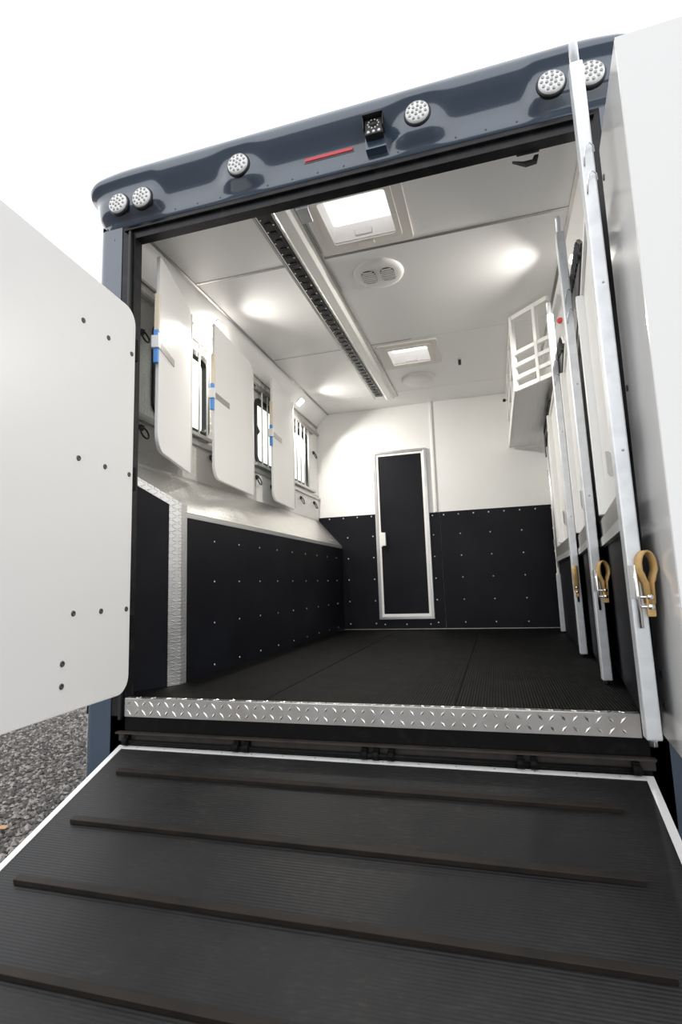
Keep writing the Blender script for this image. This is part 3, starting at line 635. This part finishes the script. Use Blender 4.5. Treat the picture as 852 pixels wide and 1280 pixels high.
    # spring latch and leather strap
    zc = 0.50
    put('latch_plate', MB().box(-0.020, -0.006, -0.024, -0.018, zc-0.05, zc+0.055), 'dull_aluminium', post)
    put('latch_rod', MB().cyl((-0.003, -0.030, zc-0.14), (-0.003, -0.030, zc+0.055), 0.007, 10), 'chrome', post)
    sx = 0.027 if pi_ < 2 else -0.008
    sy = -0.035 if pi_ < 2 else -0.040
    st = put('strap', loop_strap(MB(), (0, 0, zc+0.045), 0.027, 0.115, 0.006, 0.030), 'leather', t); st.location = (sx, sy, 0); st.rotation_euler = (0, 0, math.radians(24 if pi_ < 2 else 75))
    put('strap_tail', MB().box(sx-0.011 if pi_ < 2 else sx-0.01, sx+0.012, sy-0.010, sy+0.008, zc-0.105, zc-0.045), 'leather', t, 0.003)
    for z in (zc-0.045, zc-0.075): put('strap_bolt', MB().cyl((0.0, sy-0.004, z), (sx+0.01, sy-0.004, z), 0.004, 8).dome((sx, sy-0.012, z), (0,-1,0), 0.010, 0.007, 10), 'chrome', t)
# slender post in the far corner
t = thing('corner_post', 'slender pale post in the far right corner by the bulkhead', 'post', None, (2.383, 3.19, 0.0))
put('foot_tube', MB().box(-0.021, 0.021, -0.021, 0.021, 0.02, 0.56), 'galvanised', t, 0.003)
put('rod', MB().box(-0.012, 0.010, -0.010, 0.010, 0.56, 1.90), 'white_tube', t, 0.003)
for z in (0.83, 1.52): put('joint', MB().box(-0.018, 0.016, -0.016, 0.016, z, z+0.06), 'dull_aluminium', t, 0.003)
put('cap', MB().cyl((0, 0, 1.82), (0, 0, 1.96), 0.020, 10), 'white_tube', t)
put('foot_pin', MB().cyl((0, 0, 0.001), (0, 0, 0.03), 0.012, 10), 'chrome', t)

# ------------------------------------------------------------------ overhead rack in the far right corner
rk = thing('overhead_rack', 'white overhead rack with barred slanting front in far right corner', 'rack', None, (2.05, 3.0, 1.98))
def K(p): return (p[0]-2.05, p[1]-3.0, p[2]-1.98)
A = Vector((2.055, 1.93, 0)); B = Vector((2.328, 1.657, 0)); rd = (B-A).normalized(); rl = (B-A).length
def RP(s, z): v = A + rd*s; return K((v.x, v.y, z))
put('tray', MB().prism([K((2.055, 1.93, 1.98)), K((2.328, 1.657, 1.98)), K((2.333, 1.9, 1.98)), K((2.40, 2.6, 1.98)), K((2.46, 3.2, 1.98)), K((2.48, YB-0.02, 1.98)), K((2.05, YB-0.02, 1.98))], (0, 0, 0.012)), 'tread_rack', rk)
put('side_panel', MB().prism([K((2.045, 1.88, 1.975)), K((2.045, YB-0.02, 1.975)), K((2.045, YB-0.02, 2.06)), K((2.045, 1.88, 2.06))], (0.006, 0, 0)), 'white_tube', rk)
for z, h in ((1.995, 0.036), (2.085, 0.032), (2.185, 0.032), (2.285, 0.032)): put('bar', MB().bar(RP(0, z), RP(rl, z), 0.03, h), 'white_tube', rk, 0.003)
put('bar', MB().bar(RP(0, 2.585), RP(rl*0.95, 2.585), 0.03, 0.035), 'white_tube', rk, 0.003)
for s in (0.012, 0.24): put('upright', MB().bar(RP(s, 1.98), RP(s, 2.60), 0.035, 0.03, tuple(rd)), 'white_tube', rk, 0.003)
for z in (2.09, 2.29, 2.585): put('side_bar', MB().box(2.05-2.05, 2.075-2.05, 1.90-3.0, YB-0.02-3.0, z-0.015-1.98, z+0.015-1.98), 'white_tube', rk, 0.003)
for y in (2.5, 3.1, YB-0.035): put('upright', MB().box(0, 0.025, y-0.015-3.0, y+0.015-3.0, 0.0, 0.62), 'white_tube', rk, 0.003)
put('back_panel', MB().prism([K((2.318, 1.70, 1.99)), K((2.326, 1.70, 1.99)), K((2.455, 3.2, 1.99)), K((2.447, 3.2, 1.99))], (0, 0, 0.36)), 'white_panel', rk)
t = thing('pull_knob', 'small black knob on the white overhead rack side', 'knob', None, (2.04, 3.60, 2.475))
put('stem', MB().cyl((0.0, 0, 0), (0.02, 0, 0), 0.006, 8), 'chrome', t)
put('grip', MB().cyl((-0.03, 0, 0), (0.0, 0, 0), 0.017, 12), 'black_plastic', t, 0.003)
t = thing('red_reflector', 'small round red reflector behind the middle galvanised post', 'reflector', None, (2.378, 1.60, 2.36))
put('lens', MB().lathe((0,0,0), (-0.7,-0.7,0), [(0.022, 0.0), (0.020, 0.010), (0.0, 0.014)], 14), 'red_lens', t)
put('base', MB().lathe((0,0,0), (-0.7,-0.7,0), [(0.0, -0.012), (0.024, -0.010), (0.024, 0.0), (0.0, 0.0)], 14), 'white_plastic', t)
put('stalk', MB().cyl((0.004, 0.004, 0), (XR-2.378, 0.004, 0), 0.006, 8), 'white_tube', t)

# ------------------------------------------------------------------ ceiling fittings
tr = thing('ceiling_track', 'pale ceiling channel holding a dark punched steel track', 'track', None, (0.745, 0.12, HC))
y1 = 3.42-0.12
put('channel', MB().prism([(-0.125, 0, 0), (-0.115, 0, -0.012), (-0.10, 0, -0.014), (-0.10, 0, -0.03), (-0.005, 0, -0.03), (0.02, 0, -0.045), (0.085, 0, -0.045), (0.10, 0, -0.014), (0.125, 0, -0.012), (0.13, 0, 0)], (0, y1, 0)), 'white_tube', tr, 0.003)
put('edge_strip', MB().box(-0.135, -0.118, 0, y1, -0.014, 0).box(0.118, 0.135, 0, y1, -0.014, 0), 'dull_aluminium', tr)
put('punched_rail', MB().box(-0.095, -0.012, 0.06, y1-0.13, -0.038, -0.029), 'black_plastic', tr, 0.002)
dots('rivet', [(-0.083 if k % 2 == 0 else -0.026, 0.10+0.055*k, -0.038) for k in range(55)], (0,0,-1), 0.0055, 0.003, 'bolt_white', tr)
me = MB().box(-0.019, 0.019, -0.010, 0.010, -0.006, 0.0).mesh('slot_collar'); me.materials.append(MATS['black_frame'])
for k in range(38): o = put('slot_collar', me, 'black_frame', tr); o.location = (-0.053, 0.14+0.08*k, -0.037)
for i, (x0, x1, y0, y1_) in enumerate(HATCH):
    lb = ('large square roof hatch with pale frame just inside the rear opening', 'square roof hatch with pale frame further in, near the bulkhead')[i]
    cx, cy = (x0+x1)/2, (y0+y1_)/2; w, h = x1-x0, y1_-y0
    t = thing('roof_hatch', lb, 'hatch', 'pale roof hatches', (cx, cy, HC))
    put('frame', ring(rpoly(w+0.17, h+0.17, 0.03, 4), rpoly(w, h, 0.02, 4), lambda u_, v_: (u_, v_, 0.0), (0, 0, -0.014)), 'cream_plastic', t, 0.004)
    put('inner_lip', ring(rpoly(w+0.05, h+0.05, 0.03, 4), rpoly(w-0.02, h-0.02, 0.02, 4), lambda u_, v_: (u_, v_, -0.012), (0, 0, -0.010)), 'cream_plastic', t, 0.003)
    put('well', ring(rpoly(w+0.01, h+0.01, 0.02, 4), rpoly(w-0.006, h-0.006, 0.02, 4), lambda u_, v_: (u_, v_, 0.0), (0, 0, 0.11)), 'white_plastic', t)
    dm = put('dome', MB().prism([(u_, v_, 0.11) for u_, v_ in rpoly(w+0.02, h+0.02, 0.03, 4)], (0, 0, 0.006)), 'hatch_plastic', t)
    for k in range(6): put('dome_rib', MB().box(-w/2+0.05+k*0.03, -w/2+0.062+k*0.03, 0.02, h/2-0.03, 0.100, 0.110), 'hatch_plastic', dm)
    put('handle', MB().tube([(-0.05, h/2-0.06, 0.02), (-0.05, h/2-0.05, -0.01), (0.05, h/2-0.05, -0.01), (0.05, h/2-0.06, 0.02)], 0.006, 8), 'white_plastic', t)
    put('catch', MB().box(-0.05, 0.05, h/2+0.0, h/2+0.035, -0.028, -0.012), 'cream_plastic', t, 0.004)
# round louvred vent
t = thing('round_vent', 'round white louvred ceiling vent behind the first roof hatch', 'vent', None, (1.180, 1.005, HC))
put('rim', MB().lathe((0,0,0), (0,0,-1), [(0.172, 0.0), (0.168, 0.012), (0.150, 0.020), (0.125, 0.022), (0.0, 0.020)], 40), 'white_plastic', t)
for sx in (-1, 1):
    gr = put('grille', MB().prism([(sx*0.065+u_, v_, -0.0215) for u_, v_ in rpoly(0.095, 0.16, 0.045, 6)], (0, 0, -0.002)), 'dark_screw', t)
    for k in range(7):
        yy = -0.066+0.022*k; hw = 0.046*math.sqrt(max(0.15, 1-(yy/0.085)**2))+0.004
        put('louvre', MB().box(sx*0.065-hw, sx*0.065+hw, yy-0.0045, yy+0.0045, -0.030, -0.024), 'white_plastic', gr)
t = thing('round_vent', 'plain round white ceiling cover close to the bulkhead', 'vent', None, (1.170, 3.005, HC))
put('cover', MB().lathe((0,0,0), (0,0,-1), [(0.175, 0.0), (0.172, 0.018), (0.155, 0.030), (0.08, 0.034), (0.0, 0.034)], 40), 'white_plastic', t)
t = thing('ceiling_aerial', 'short black stub fitting hanging from the white ceiling', 'fitting', None, (1.613, 2.66, HC))
put('base', MB().cyl((0,0,0), (0,0,-0.008), 0.022, 14), 'white_plastic', t)
put('stub', MB().cyl((0,0,-0.008), (0,0,-0.055), 0.014, 12), 'black_plastic', t, 0.002)
# catches on the opening frame
t = thing('door_catch', 'small bright metal catch on the top of the rear frame', 'catch', None, (0.968, 0.066, 2.505))
put('plate', MB().box(-0.035, 0.035, -0.008, 0.002, -0.035, 0.04), 'galvanised', t, 0.002)
put('tongue', MB().prism([(-0.03, 0.0, -0.03), (-0.03, 0.09, -0.05), (-0.03, 0.09, -0.042), (-0.03, 0.0, -0.02)], (0.06, 0, 0)), 'galvanised', t, 0.002)
t = thing('door_catch', 'black lever catch under the top frame near the tall post', 'catch', None, (2.085, 0.066, 2.50))
put('plate', MB().box(-0.05, 0.05, -0.008, 0.004, -0.02, 0.03), 'black_plastic', t, 0.002)
put('lever', MB().prism([(-0.07, 0.02, -0.02), (-0.01, 0.02, -0.055), (0.04, 0.02, -0.05), (0.05, 0.02, -0.015), (0.03, 0.02, -0.015), (0.02, 0.02, -0.035), (-0.02, 0.02, -0.035)], (0, 0.02, 0)), 'black_plastic', t, 0.002)
# cove lamps
for (x, y, z), sx, lb in (((-0.150, 1.175, 2.549), 1, 'small lit square lamp on the left cove above the first panel'), ((-0.150, 3.01, 2.549), 1, 'small lit square lamp on the left cove near the bulkhead'),
                          ((2.450, 1.165, 2.549), -1, 'small lit square lamp on the right cove behind the tall post')):
    t = thing('cove_lamp', lb, 'lamp', 'small square cove lamps', (x, y, z))
    t.rotation_euler = (0, -sx*math.radians(42.3), 0)          # local z runs along the cove normal upwards
    put('bezel', MB().prism([(u_, v_, -0.012) for u_, v_ in rpoly(0.100, 0.115, 0.02, 4)], (0, 0, 0.014)), 'white_plastic', t, 0.003)
    put('diffuser', MB().prism([(u_, v_, -0.0165) for u_, v_ in rpoly(0.088, 0.10, 0.016, 4)], (0, 0, 0.006)), 'led_glow', t)
    ld = bpy.data.lights.new('cove_light', 'AREA'); ld.energy = 28; ld.spread = math.radians(138); ld.size = 0.09; ld.color = (1.0, 0.95, 0.87)
    lo = bpy.data.objects.new('cove_light', ld); COL.objects.link(lo); lo.parent = t; lo.location = (0, 0, -0.02)
